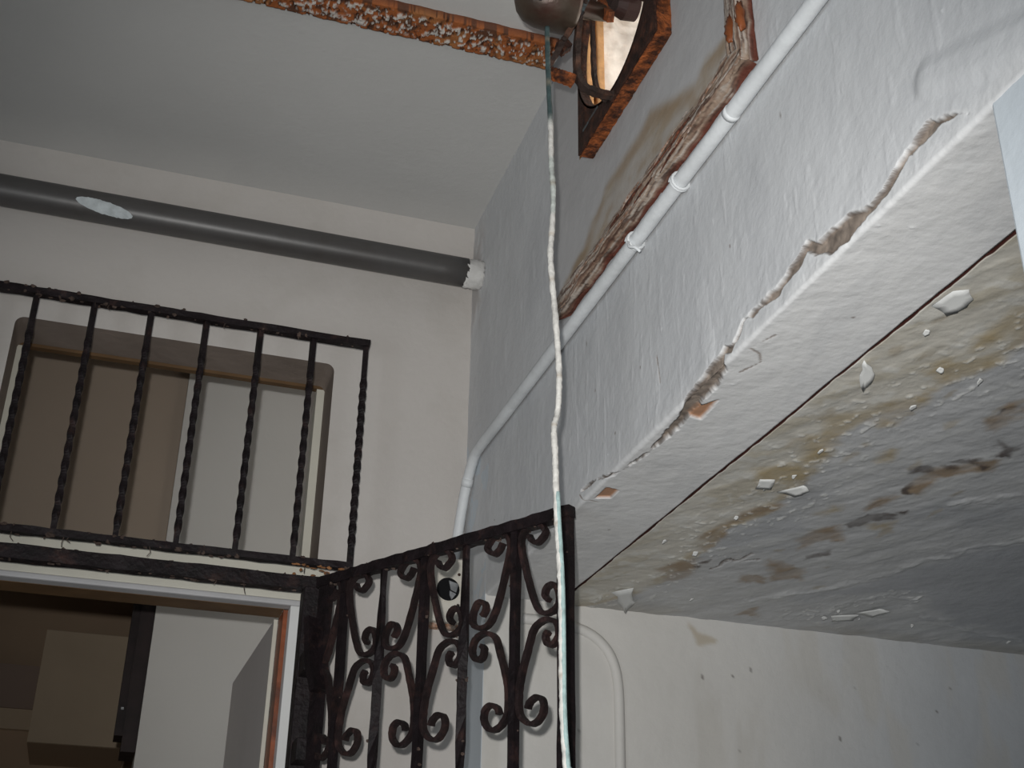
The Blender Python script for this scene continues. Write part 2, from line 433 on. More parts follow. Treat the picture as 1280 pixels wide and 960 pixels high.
# wall under the low ceiling, its short return, the pier on the right
def right_wall():
    xs = np.linspace(XS, 2.1, 330); zs = np.linspace(1.55, ZL + .01, 170)
    X, Z = np.meshgrid(xs, zs, indexing='ij')
    n = fbm(X * 4, Z * 4, 3); n2 = fbm(X * 18, Z * 5, 8)
    col = np.ones(X.shape + (3,)) * np.array((.60, .585, .555))
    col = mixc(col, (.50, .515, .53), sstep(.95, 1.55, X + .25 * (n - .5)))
    col = mixc(col, (.52, .50, .46), .5 * sstep(.55, .72, n2))
    sd = poly_sd(X + .008 * (fbm(X * 70, Z * 70, 5) - .5), Z + .008 * (fbm(X * 70, Z * 70, 6) - .5), [(.973, 2.236), (.989, 2.221), (1.027, 2.212), (1.023, 2.206), (.991, 2.201), (.986, 2.212)])
    col = mixc(col, (.42, .36, .27), .75 * sstep(.006, -.003, sd))
    for k in range(26):
        cx, cz, r = rng.uniform(.75, 1.6), rng.uniform(1.85, 2.22), rng.uniform(.0015, .003)
        col = mixc(col, (.12, .10, .09), .8 * sstep(r * 1.6, r * .7, np.hypot((X - cx) * 1.6, Z - cz)))
    Y = YR + .0015 * (n2 - .5)
    V = np.stack([X, Y, Z], -1)
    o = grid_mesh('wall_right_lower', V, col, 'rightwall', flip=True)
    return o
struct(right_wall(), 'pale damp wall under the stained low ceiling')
struct(MB().box(XS, 2.1, YR + .004, YB + .1, 0, 2.6).build('wall_return', 'blue'), 'short bluish return beside the back wall')
struct(MB().box(XS + .001, 2.1, YR, YR + .003, 0, 1.55).build('wall_right_base', 'cream'), 'lower part of the pale damp wall')
def pier():
    mb = MB().box(XS + .001, 1.9, -1.8, .654, 0, ZL + .02)
    return mb.build('wall_pier', 'blue', bevel=.003)
struct(pier(), 'bluish white pier carrying the near end of the beam')

# ---------------- right wall: face, rounded arris and underside of the beam in one skin
CRACK = [(0.6774, 2.2592, 0.0013), (0.6911, 2.2695, 0.0014), (0.7093, 2.2773, 0.0041), (0.7301, 2.2817, 0.0086), (0.7431, 2.2818, 0.0066), (0.7618, 2.2789, 0.0054), (0.7819, 2.2723, 0.0057), (0.8026, 2.2646, 0.0049), (0.8228, 2.2622, 0.0044), (0.8428, 2.2636, 0.0083), (0.8632, 2.2659, 0.0124), (0.8901, 2.269, 0.013), (0.9174, 2.2755, 0.0067), (0.9352, 2.29, 0.0044), (0.9545, 2.2799, 0.006), (0.9765, 2.2757, 0.0054), (1.0021, 2.274, 0.0051), (1.0355, 2.274, 0.0036), (1.0735, 2.2777, 0.0029), (1.0883, 2.2666, 0.0022), (1.1049, 2.2582, 0.0034), (1.1216, 2.2656, 0.0044), (1.1391, 2.2541, 0.0122), (1.1686, 2.248, 0.0121), (1.2075, 2.2445, 0.011), (1.2394, 2.237, 0.0079), (1.2813, 2.2342, 0.006), (1.3251, 2.2322, 0.0043), (1.3839, 2.2341, 0.0013), (1.4435, 2.2418, 0.001), (1.5129, 2.2604, 0.001), (1.5722, 2.266, 0.0012)]
WIN = (1.06, 1.625, 2.66, 3.30)          # old window opening behind the plywood: y0 y1 z0 z1
def beam_skin():
    r = .005
    zs_face = np.concatenate([np.linspace(3.45, 2.42, 150)[:-1], np.linspace(2.42, 2.31, 50)[:-1], np.linspace(2.31, ZL + r, 50)])
    prof = [(XS, z, -1, 0) for z in zs_face]
    for i in range(1, 8):
        a = math.pi / 2 * i / 8
        prof.append((XS + r - r * math.cos(a), ZL + r - r * math.sin(a), -math.cos(a), -math.sin(a)))
    prof += [(x, ZL, 0, -1) for x in np.linspace(XS + r, XJ, 64)]
    prof += [(XJ, z, 1, 0) for z in (ZL + .001, ZL + .02)]
    prof = np.array(prof)
    ys = np.concatenate([np.linspace(.50, .64, 50)[:-1], np.linspace(.64, 1.62, 640)[:-1], np.linspace(1.62, YB + .05, 160)])
    s = np.concatenate([[0], np.cumsum(np.hypot(np.diff(prof[:, 0]), np.diff(prof[:, 1])))])
    zdev = 3.45 - s                        # developed height: equals z on the face, keeps falling across the underside
    Y, S = np.meshgrid(ys, zdev, indexing='ij')
    PX = np.broadcast_to(prof[:, 0], Y.shape); PZ = np.broadcast_to(prof[:, 1], Y.shape)
    NX = np.broadcast_to(prof[:, 2], Y.shape); NZ = np.broadcast_to(prof[:, 3], Y.shape)
    n1 = fbm(Y * 6, S * 6, 21); n2 = fbm(Y * 25, S * 25, 22); n3 = fbm(Y * 110, S * 110, 23, 3)
    col = np.ones(Y.shape + (3,)) * np.array((.595, .605, .615))
    col = mixc(col, (.52, .53, .545), .55 * sstep(.45, .7, fbm(Y * 9, S * 5, 25)))
    face = S > ZL + .005
    # warmer, whiter underside with streaks
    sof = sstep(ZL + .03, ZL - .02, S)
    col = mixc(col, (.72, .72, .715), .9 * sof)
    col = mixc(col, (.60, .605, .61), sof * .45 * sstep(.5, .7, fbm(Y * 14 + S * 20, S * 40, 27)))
    disp = .0022 * (n1 - .5) + .0012 * (n2 - .5)
    # vertical drip wrinkles in the paint of the face
    drip = fbm(Y * 60, S * 14, 31); dl = sstep(.63, .70, drip) * face
    disp += .0003 * dl; col = mixc(col, (.68, .69, .70), .25 * dl)
    # patchy darker grey band above and below the conduit
    col = mixc(col, (.40, .38, .37), .55 * sstep(.022, .006, np.abs(S - 2.545 + .01 * (n2 - .5))) * sstep(.35, .6, n2) * face)
    # lumpy filler along the arris
    lump = sstep(.075, .0, np.abs(S - ZL - .012)) * sstep(1.6, 1.0, Y)
    disp += .0024 * lump * (fbm(Y * 30, S * 30, 35) - .45) + .0006 * lump * (n3 - .5)
    # swollen rim and open crack
    hw = [c[2] for c in CRACK]
    wob = .008 * (fbm(Y * 60, S * 60, 41, 4, .5) - .5)
    sd = seg_dist(Y, S, CRACK, hw) + wob
    inside = sstep(.0004, -.0008, sd)
    rim = sstep(.05, .0, sd) * (1 - inside)
    disp += .0010 * rim * sstep(2.27, 2.20, S - .05 * (n1 - .5)) * .6 - inside * (.0045 + .003 * (n3 - .5) + .002 * n2)
    col = mixc(col, (.73, .735, .735), .6 * sstep(.005, .0005, sd) * (1 - inside) * sstep(1.40, 1.28, Y))
    cc = np.array((.25, .205, .17)) * (0.35 + 1.1 * n3[..., None])
    col = col * (1 - inside[..., None]) + cc * inside[..., None]
    col[:, -2:] = np.array((.06, .02, .016))
    up_ = sstep(.0022, .0004, np.abs(sd)) * sstep(.42, .6, fbm(Y * 55, S * 20, 43)); col = mixc(col, (.10, .075, .06), .75 * up_)  # dark line painted in as undercut shade along the crack edge
    # hairline cracks
    for pl in ([(1.30, 2.345), (1.295, 2.325), (1.293, 2.305)], [(1.58, 2.262), (1.56, 2.243), (1.563, 2.228)], [(1.135, 2.225), (1.105, 2.215), (1.088, 2.225), (1.08, 2.24)], [(1.06, 2.235), (1.045, 2.229)]):
        d2 = seg_dist(Y, S, pl) + .002 * (n3 - .5)
        mk = sstep(.0016, .0004, d2); disp -= .0006 * mk; col = mixc(col, (.25, .20, .17), .9 * mk)
    # small dark specks and white paint crumbs
    for k in range(46):
        cy, cz = rng.uniform(.62, 2.1), rng.uniform(2.15, 2.56); rr = rng.uniform(.0010, .0021)
        mk = sstep(rr * 1.5, rr * .6, np.hypot(Y - cy, S - cz)) * (S > 2.14)
        if k % 3 == 0: col = mixc(col, (.18, .14, .12), .8 * mk)
        else: disp += .0006 * mk; col = mixc(col, (.72, .73, .74), .7 * mk)
    # smooth filled ridge by the pier
    d3 = seg_dist(Y, S, [(.72, 2.33), (.60, 2.275), (.52, 2.24)], [.004, .008, .008])
    disp += .004 * sstep(.02, 0, d3)
    # bare brick showing through on the underside next to the arris
    for pl in ([(1.258, .609), (1.234, .611), (1.207, .626), (1.262, .630)], [(1.552, .604), (1.508, .606), (1.512, .624), (1.543, .625)]):
        q = [(y, ZL + r - (math.pi / 2 - 1) * r - (x - XS) + .0) for y, x in pl]
        mk = sstep(.0012, -.0008, poly_sd(Y + wob * .4, S + wob * .4, q)); disp -= .004 * mk * (1 - inside)
        col = mixc(col, (.40, .215, .125), mk * (1 - inside * .6))
    # patchy mortar on the corner next to the pipe
    mk = sstep(.06, .02, np.abs(Y - 2.16)) * sstep(.16, .06, np.abs(S - 2.95)) * sstep(.4, .62, n2)
    col = mixc(col, (.47, .43, .41), .6 * mk); disp += .002 * mk
    V = np.stack([PX + NX * disp, Y, PZ + NZ * disp], -1)
    yc = (Y[:-1, :-1] + Y[1:, 1:]) / 2; sc = (S[:-1, :-1] + S[1:, 1:]) / 2
    keep = ~((yc > WIN[0]) & (yc < WIN[1]) & (sc > WIN[2]) & (sc < WIN[3]))
    keep &= ~((yc > YR + .003) & (sc < ZL + .002))       # the underside stops at the wall
    return grid_mesh('wall_right', V, col, 'attr_side', keep=keep, flip=True)
wr = struct(beam_skin(), 'bluish white wall and beam with a long open plaster crack')
# masonry behind the skin (around the old window), outside the picture and towards the viewer
mbk = MB()
X1 = .86
mbk.box(XS + .02, X1, 1.64, YB + .1, ZL + .16, 3.5).box(XS + .02, X1, -1.8, WIN[0] - .0, ZL + .16, 3.5)
mbk.box(XS + .02, X1, WIN[0], 1.64, ZL + .16, WIN[2]).box(XS + .02, X1, WIN[0], 1.64, WIN[3], 3.5)
mbk.box(XS, X1, -1.8, .51, ZL + .0205, 3.5).box(XS + .012, XJ - .003, .52, YR + .1, ZL + .0205, ZL + .16)
struct(mbk.build('wall_right_core', 'blue'), 'masonry of the right wall around the old window opening')

# the strip of gap along the joint, then the low stained ceiling
struct(MB().box(XJ - .002, XJ + .014, .52, YR + .01, ZL + .017, ZL + .16).build('ceiling_joint', 'crackgap'), 'dark red gap between beam and low ceiling')
OCHRE = [[(0.818, 0.947), (0.822, 0.911), (0.854, 0.953), (0.84, 0.967), (0.827, 0.99), (0.814, 0.976)], [(0.814, 1.063), (0.821, 1.038), (0.852, 1.009), (0.867, 1.03), (0.847, 1.074)], [(0.773, 1.202), (0.807, 1.174), (0.852, 1.123), (0.85, 1.151), (0.819, 1.2), (0.794, 1.257)], [(0.777, 1.271), (0.812, 1.235), (0.822, 1.278), (0.793, 1.289)], [(0.804, 1.363), (0.836, 1.351), (0.843, 1.387), (0.794, 1.417), (0.759, 1.379)], [(0.776, 1.271), (0.797, 1.258), (0.826, 1.318), (0.814, 1.339)], [(0.837, 1.182), (0.845, 1.177), (0.857, 1.197), (0.85, 1.202)], [(0.897, 1.298), (0.899, 1.261), (0.907, 1.288)], [(0.927, 1.504), (0.929, 1.459), (0.94, 1.479)], [(1.019, 1.516), (1.044, 1.5), (1.048, 1.524)], [(0.813, 0.977), (0.819, 0.965), (0.83, 0.98), (0.824, 0.992)]]
BROWN = [[(0.981, 1.343), (0.982, 1.304), (1.033, 1.257), (1.051, 1.279), (1.003, 1.329), (1.019, 1.384), (0.992, 1.388)], [(0.978, 1.458), (0.969, 1.425), (0.991, 1.407), (0.991, 1.443)], [(0.952, 1.6), (0.957, 1.557), (0.977, 1.532), (1.013, 1.593), (0.976, 1.599), (0.975, 1.642)], [(0.829, 1.516), (0.854, 1.48), (0.863, 1.483), (0.85, 1.525), (0.823, 1.581), (0.828, 1.661), (0.812, 1.64)], [(0.814, 1.793), (0.847, 1.743), (0.874, 1.828), (0.849, 1.856)], [(0.957, 1.797), (0.993, 1.775), (1.005, 1.797), (0.968, 1.82)], [(0.958, 1.71), (1.025, 1.731), (1.052, 1.779), (1.018, 1.792)], [(0.947, 1.11), (0.954, 1.084), (0.975, 1.111), (0.96, 1.126)], [(1.043, 2.002), (1.082, 1.998), (1.06, 1.942), (1.049, 1.962)], [(0.949, 1.149), (0.959, 1.117), (0.979, 1.124), (0.974, 1.17)], [(0.828, 1.661), (0.826, 1.587), (0.838, 1.623), (0.833, 1.711)]]
DARK = [[(0.953, 1.309), (0.973, 1.296), (0.986, 1.317), (0.962, 1.326)], [(1.02, 1.279), (1.041, 1.274), (1.04, 1.286)], [(1.002, 1.201), (1.036, 1.212), (1.046, 1.238), (1.026, 1.24), (1.026, 1.221)], [(0.947, 1.119), (0.953, 1.112), (0.956, 1.123)], [(0.985, 1.274), (1.012, 1.256), (1.017, 1.282)], [(0.987, 1.528), (0.996, 1.479), (1.029, 1.467), (1.041, 1.487), (1.014, 1.497), (1.01, 1.53)], [(1.001, 1.677), (1.024, 1.632), (1.027, 1.639), (1.009, 1.687)], [(0.858, 1.781), (0.863, 1.766), (0.869, 1.79)], [(0.861, 1.754), (0.866, 1.74), (0.87, 1.759)], [(0.98, 1.373), (0.99, 1.364), (1.004, 1.39), (0.992, 1.391)], [(1.027, 1.46), (1.038, 1.45), (1.043, 1.465)], [(0.985, 1.291), (0.997, 1.284), (0.999, 1.298)]]
BEIGE = [(0.60, 0.50), (0.60, 2.06), (0.756, 2.06), (0.816, 1.963), (0.845, 1.843), (0.833, 1.711), (0.826, 1.598), (0.855, 1.517), (0.843, 1.405), (0.822, 1.342), (0.813, 1.29), (0.815, 1.199), (0.843, 1.108), (0.85, 1.073), (0.868, 1.025), (0.865, 0.968), (0.86, 0.5)]
RIDGES = [[(1.148, 1.951), (1.187, 1.947), (1.19, 1.903), (1.196, 1.845), (1.227, 1.808), (1.282, 1.802)], [(1.02, 1.90), (1.087, 1.842), (1.119, 1.81), (1.148, 1.748), (1.177, 1.688), (1.181, 1.618), (1.215, 1.601), (1.205, 1.557), (1.251, 1.505), (1.33, 1.43)], [(1.282, 1.802), (1.338, 1.868), (1.463, 1.93), (1.622, 1.957)], [(1.084, 1.4), (1.116, 1.381), (1.142, 1.33)]]
CEILCRACK = [[(0.9, 1.778), (0.898, 1.732), (0.91, 1.723), (0.913, 1.697)], [(0.922, 1.731), (0.938, 1.717)]]
CRUMBS = [(1.261, 1.887), (1.255, 1.932), (1.195, 1.901), (1.192, 1.945), (1.364, 1.934), (1.595, 1.968), (0.853, 1.411), (0.819, 1.378), (0.809, 1.291), (0.876, 1.058), (0.818, 1.049), (0.754, 0.981), (0.817, 1.541), (0.803, 1.426), (0.926, 1.927), (0.762, 1.67), (0.83, 1.704), (0.844, 1.142), (1.237, 1.933)]
XJ2 = XJ + .0042
def low_ceiling():
    xs = np.concatenate([np.linspace(XJ2, 1.30, 330)[:-1], np.linspace(1.30, 2.1, 160)]); ys = np.linspace(.52, YR + .004, 560)
    X, Y = np.meshgrid(xs, ys, indexing='ij')
    wx = .030 * (fbm(X * 30, Y * 20, 51, 5, .6) - .5); wy = .055 * (fbm(X * 30, Y * 20, 52, 5, .6) - .5)
    A, B = X + wx, Y + wy
    n = fbm(X * 7, Y * 7, 53); n2 = fbm(X * 40, Y * 40, 54); n3 = fbm(X * 130, Y * 130, 55, 3)
    # streaks run across the ceiling, away from the beam
    st = fbm((X + .45 * Y) * 34, (Y - .45 * X) * 9, 56)
    col = np.ones(X.shape + (3,)) * np.array((.49, .495, .50))
    col = mixc(col, (.41, .42, .435), sstep(.45, .7, n))
    col = mixc(col, (.52, .525, .52), .6 * sstep(.52, .68, st))
    sb = poly_sd(A, B, BEIGE)
    bz = sstep(.012, -.012, sb)
    col = mixc(col, np.array((.56, .535, .475)), bz)
    col = mixc(col, (.47, .43, .345), bz * .8 * sstep(.47, .66, st))
    col = mixc(col, (.62, .61, .57), bz * .7 * sstep(.55, .7, n2))
    # darker tide mark along the edge of the beige zone
    col = mixc(col, (.40, .33, .22), .8 * sstep(.018, .002, np.abs(sb + .004)) * sstep(.38, .6, n2 * .5 + n * .5))
    # smooth blue grey zone past the white ridge
    z3 = poly_sd(A, B, [(1.10, 1.87), (1.16, 1.76), (1.19, 1.66), (1.23, 1.58), (1.29, 1.49), (1.6, 1.2), (2.2, 1.2), (2.2, 2.0), (1.62, 1.93), (1.46, 1.90), (1.34, 1.83), (1.28, 1.77), (1.2, 1.80)])
    sm = sstep(.012, -.015, z3)
    col = mixc(col, (.40, .41, .43), .9 * sm)
    wet = np.zeros(X.shape)
    for L_, c, a, soft in ((OCHRE, (.39, .305, .17), .92, .016), (BROWN, (.28, .195, .115), .92, .012), (DARK, (.08, .06, .05), .95, .006)):
        mk = np.zeros(X.shape)
        for p in L_: mk = np.maximum(mk, sstep(soft, -soft * .5, poly_sd(A, B, p)))
        mk = mk * (.6 + .4 * sstep(.38, .62, .5 * n2 + .5 * st))
        col = mixc(col, c, a * mk); wet = np.maximum(wet, mk)
    for k in range(30):
        cx, cy = rng.uniform(.74, 1.15), rng.uniform(.95, 1.85)
        mk = sstep(1.0, .3, np.hypot((A - cx) / rng.uniform(.004, .014), (B - cy) / rng.uniform(.006, .03)))
        col = mixc(col, (.36, .30, .21), .5 * mk)
    disp = .003 * (n - .5) + (.0028 * (st - .5) + .0018 * (n2 - .5)) * (1 - .85 * sm)
    for p in RIDGES:
        d = seg_dist(A, B, p); mk = sstep(.014, .0, d)
        disp += .0016 * mk * (.4 + n2); col = mixc(col, (.56, .57, .57), .65 * sstep(.007, .001, d) * sstep(.42, .6, n2))
    for p in CEILCRACK:
        d = seg_dist(A, B, p); col = mixc(col, (.10, .075, .06), .9 * sstep(.005, .001, d)); disp -= .003 * sstep(.005, .001, d)
    crumb = sstep(.66, .72, fbm(X * 95, Y * 95, 58)) * np.maximum(sstep(.10, .02, np.abs(sb)), sstep(.06, .01, seg_dist(A, B, RIDGES[0])))
    disp += .0012 * crumb; col = mixc(col, (.66, .66, .63), .6 * crumb)
    # flaking edge near the wall
    d = np.abs(Y - 2.0) ; disp += .002 * sstep(.05, 0, d) * n2
    col = mixc(col, (.42, .39, .33), .5 * sstep(YR - .09, YR - .01, Y) * sstep(.4, .6, n))
    edge = sstep(XJ2 + .02, XJ2, X)
    V = np.stack([X + edge * .0025 * (fbm(X * 0, Y * 60, 59) - .5) * (X < XJ2 + .004), Y, ZL - disp - .0005], -1)
    # turned-up lip along the joint
    lip = V[0].copy(); lip[:, 2] += .02
    lip2 = V[0].copy(); lip2[:, 2] += .001
    V = np.concatenate([lip[None], lip2[None], V]); cr = np.ones_like(col[:1]) * np.array((.06, .02, .016)); col = np.concatenate([cr, cr, col])
    return grid_mesh('ceiling_lower', V, col, 'attr_low', flip=False)
cl = struct(low_ceiling(), 'low ceiling with ochre and brown damp stains and flaking paint')
struct(MB().box(XJ + .0145, 2.1, -1.8, YR + .1, ZL + .02, 2.5).build('ceiling_slab', 'ceil'), 'slab carrying the low stained ceiling')

# curled flakes of paint hanging from the low ceiling
def flake(poly, drop, tilt, thick=.0012, material='flake', z=ZL):
    """thin curled shard; tilt: direction (x,y) along which it comes away from the surface"""
    cx = sum(p[0] for p in poly) / len(poly); cy = sum(p[1] for p in poly) / len(poly)
    pts = []
    n = len(poly); sz = max(max(p[0] for p in poly) - min(p[0] for p in poly), .002) * .05
    for i in range(n):                       # finer, slightly ragged outline
        a = poly[i]; b = poly[(i + 1) % n]
        for j in range(3):
            t = j / 3; k = random.uniform(-sz, sz)
            pts.append((a[0] + (b[0] - a[0]) * t + k, a[1] + (b[1] - a[1]) * t - k))
    tv = Vector(tilt).normalized()
    pr = [p[0] * tv.x + p[1] * tv.y for p in pts]; lo, hi = min(pr), max(pr)
    def hh(p):
        t = (p[0] * tv.x + p[1] * tv.y - lo) / (hi - lo); return z - .004 - drop * t ** 1.6
    mb = MB(); m = len(pts)
    ring2 = [((p[0] + cx) / 2, (p[1] + cy) / 2) for p in pts]
    for off in (0, thick):
        for p in pts: mb.v.append((p[0], p[1], hh(p) + off))
        for p in ring2: mb.v.append((p[0], p[1], hh(p) + off))
        mb.v.append((cx, cy, hh((cx, cy)) + off))
    K = 2 * m + 1
    for s_ in (0, K):
        for i in range(m):
            j = (i + 1) % m
            mb.f.append((s_ + i, s_ + j, s_ + m + j, s_ + m + i)); mb.f.append((s_ + m + i, s_ + m + j, s_ + 2 * m))
    for i in range(m):
        j = (i + 1) % m; mb.f.append((i, K + i, K + j, j))
    return mb.build('paint_flake', material, cl, smooth=True)
flake([(0.729, 1.058), (0.75, 1.073), (0.757, 1.085), (0.756, 1.108), (0.739, 1.085)], .010, (.6, .8))
flake([(0.729, .932), (0.750, .941), (.756, .926), (.756, .902), (.742, .893), (.731, .902)], .004, (1, .1))
flake([(0.786, 1.937), (0.809, 1.907), (0.829, 1.955), (0.836, 1.965), (.838, 2.012), (0.821, 1.990)], .012, (.4, 1))
flake([(1.232, 1.905), (1.255, 1.862), (1.27, 1.858), (1.258, 1.90)], .006, (1, .3))
flake([(1.20, 1.936), (1.235, 1.905), (1.24, 1.93), (1.215, 1.96)], .005, (1, .3))
flake([(.826, 1.436), (.848, 1.40), (.859, 1.405), (.85, 1.43)], .006, (1, .4))
flake([(.782, 1.405), (.80, 1.395), (.806, 1.42), (.79, 1.43)], .005, (1, .4))
for cx, cy in CRUMBS:
    r = random.uniform(.003, .006)
    flake([(cx + r * random.uniform(.5, 1.2) * math.cos(a), cy + r * random.uniform(.5, 1.4) * math.sin(a)) for a in (0, 1.3, 2.5, 3.8, 5.1)], random.uniform(.002, .005), (random.uniform(-1, 1), 1))

# ================================================================== THINGS
# ---------------- grey waste pipe along the back wall
pp = empty('waste_pipe', (0, 2.14, 2.945)); tag(pp, 'thick grey plastic pipe running across the back wall under the ceiling', 'pipe')
PZ_, PY_, PR_ = 2.945, 2.14, .0297
MB().tube([(-1.59 + i * (.562 + 1.59) / 40, PY_, PZ_) for i in range(41)], circ(PR_, 32)).build('pipe', 'pvc', pp, smooth=True)
def coupling():
    n = 30; mb = MB()
    pts = [(.558 + .036 * i / 6, PY_, PZ_ - .001) for i in range(7)]
    mb.tube(pts, circ(PR_ * 1.0, n), jitter=.0022)
    return mb.build('mortar_collar', 'mortar', pp, smooth=True)
coupling()
def pipe_patch():
    mb = MB(); nu, nv = 28, 12; idx = {}
    for i in range(nu + 1):
        for j in range(nv + 1):
            u = -1 + 2 * i / nu; w = math.sqrt(max(0, 1 - u * u)) * (1 - .12 * random.random())
            v = (-1 + 2 * j / nv) * w
            x = -.142 + .052 * u + .006 * v
            th = math.radians(-150 + 12 * u) + v * .46
            rr = PR_ + .0007 + .0004 * random.random()
            idx[i, j] = len(mb.v); mb.v.append((x, PY_ + rr * math.cos(th), PZ_ + rr * math.sin(th)))
    for i in range(nu):
        for j in range(nv): mb.f.append((idx[i, j], idx[i + 1, j], idx[i + 1, j + 1], idx[i, j + 1]))
    o = mb.build('paint_smear', 'whitepatch', pp); o['label'] = 'oval smear of dry white paint'
pipe_patch(); under(pp)

# ---------------- rusty steel strip (joist flange) across the ceiling
def joist():
    o = empty('steel_joist', (-.3, 1.62, 3.07)); tag(o, 'rust eaten steel joist flange with white paint remnants across the ceiling', 'joist')
    nu, nv = 1100, 34
    xs = np.concatenate([np.linspace(-1.58, 0, 120)[:-1], np.linspace(0, .566, nu - 119)]); vs_ = np.linspace(0, 1, nv)
    X, Vv = np.meshgrid(xs, vs_, indexing='ij')
    n = fbm(X * 100, Vv * 5, 71); n2 = fbm(X * 190, Vv * 11, 72); n3 = fbm(X * 30, Vv * 2, 73)
    col = np.ones(X.shape + (3,)) * np.array((.30, .09, .025))
    col = mixc(col, (.10, .04, .02), sstep(.48, .62, n)); col = mixc(col, (.36, .15, .05), .7 * sstep(.55, .7, n3))
    pw = sstep(.57, .63, n2) * sstep(.04, .2, Vv) * sstep(.96, .8, Vv) * sstep(.3, .5, n3 + .1)
    col = mixc(col, (.56, .54, .50), .9 * pw)
    hole = sstep(.62, .66, fbm(X * 120 + 9, Vv * 7, 77))
    col = mixc(col, (.03, .015, .01), .8 * hole * (1 - pw))
    z = 3.078 + .004 * (n - .5) + .003 * pw * -1 + .004 * hole
    V = np.stack([X, 1.588 + .064 * Vv + .003 * (fbm(X * 40, Vv * 0, 75) - .5), z], -1)
    top = V.copy(); side = V[:, -1:].copy(); side[:, :, 2] = ZC + .002; side2 = V[:, :1].copy(); side2[:, :, 2] = ZC + .002
    V = np.concatenate([side2, V, side], 1); c0 = np.ones((nu, 1, 3)) * np.array((.12, .045, .025))
    col = np.concatenate([c0, col, c0], 1)
    g = grid_mesh('flange', V, col, 'attr_plain', o)
    under(o)
joist()

# ---------------- plywood board over the old window, bottom edge delaminated
PLX = .577; PY0, PY1, PZ0, PZ1 = 1.010, 1.648, 2.584, 3.088
HC = (1.324, 2.928); HR = .144
TIDE = [(1.0, 2.70), (1.02, 2.634), (1.092, 2.646), (1.119, 2.633), (1.176, 2.655), (1.253, 2.692), (1.3, 2.685), (1.42, 2.68), (1.476, 2.654), (1.504, 2.629), (1.617, 2.612), (1.66, 2.59), (1.66, 2.5), (1.0, 2.5)]
TIDE2 = [(1.042, 2.635), (1.099, 2.609), (1.169, 2.601), (1.243, 2.62), (1.353, 2.636), (1.423, 2.617), (1.50, 2.595)]
pb = empty('plywood_board', (.585, 1.33, PZ0)); tag(pb, 'grey painted plywood board with brown water stains and a rotten lower edge', 'board')
def panel_face():
    ys = np.linspace(PY0, PY1, 210); zs = np.linspace(PZ0, PZ1, 230)
    Y, Z = np.meshgrid(ys, zs, indexing='ij')
    wob = .02 * (fbm(Y * 22, Z * 22, 81) - .5)
    n = fbm(Y * 12, Z * 30, 82); n2 = fbm(Y * 60, Z * 60, 83)
    col = np.ones(Y.shape + (3,)) * np.array((.46, .455, .455))
    sd = poly_sd(Y + wob, Z + wob * .6, TIDE)
    ins = sstep(.006, -.012, sd)
    gr_ = fbm(Y * 9, Z * 34, 84)
    col = mixc(col, (.375, .325, .265), ins * (.55 + .45 * sstep(.35, .65, gr_)))
    col = mixc(col, (.31, .24, .165), ins * .6 * sstep(.52, .7, gr_))
    col = mixc(col, (.29, .205, .125), .65 * sstep(.024, .0, np.abs(sd + .012)) * sstep(.25, .6, n + .05) * sstep(2.76, 2.70, Z))
    d2 = seg_dist(Y + wob, Z + wob, TIDE2)
    col = mixc(col, (.31, .225, .14), .55 * sstep(.018, .001, d2) * sstep(.3, .6, n2 * .6 + gr_ * .4))
    col = mixc(col, (.33, .25, .19), .8 * sstep(PZ0 + .028, PZ0 + .004, Z - .02 * (n2 - .5)))
    disp = .0014 * (n - .5) + .003 * sstep(PZ0 + .03, PZ0, Z) * n2
    V = np.stack([PLX - disp, Y, Z], -1)
    yc = (Y[:-1, :-1] + Y[1:, 1:]) / 2; zc = (Z[:-1, :-1] + Z[1:, 1:]) / 2
    keep = ~((yc > 1.195) & (yc < 1.525) & (zc > 2.80) & (zc < 3.075))
    return grid_mesh('painted_face', V, col, 'attr_panel', pb, keep=keep, flip=True)
panel_face()
MB().box(PLX + .001, XS - .0005, PY1 - .006, PY1, PZ0, PZ1).build('edge_strip', 'plydark', pb)
MB().box(PLX + .001, XS - .0005, PY0, PY0 + .006, PZ0, PZ1).build('edge_strip', 'plydark', pb)
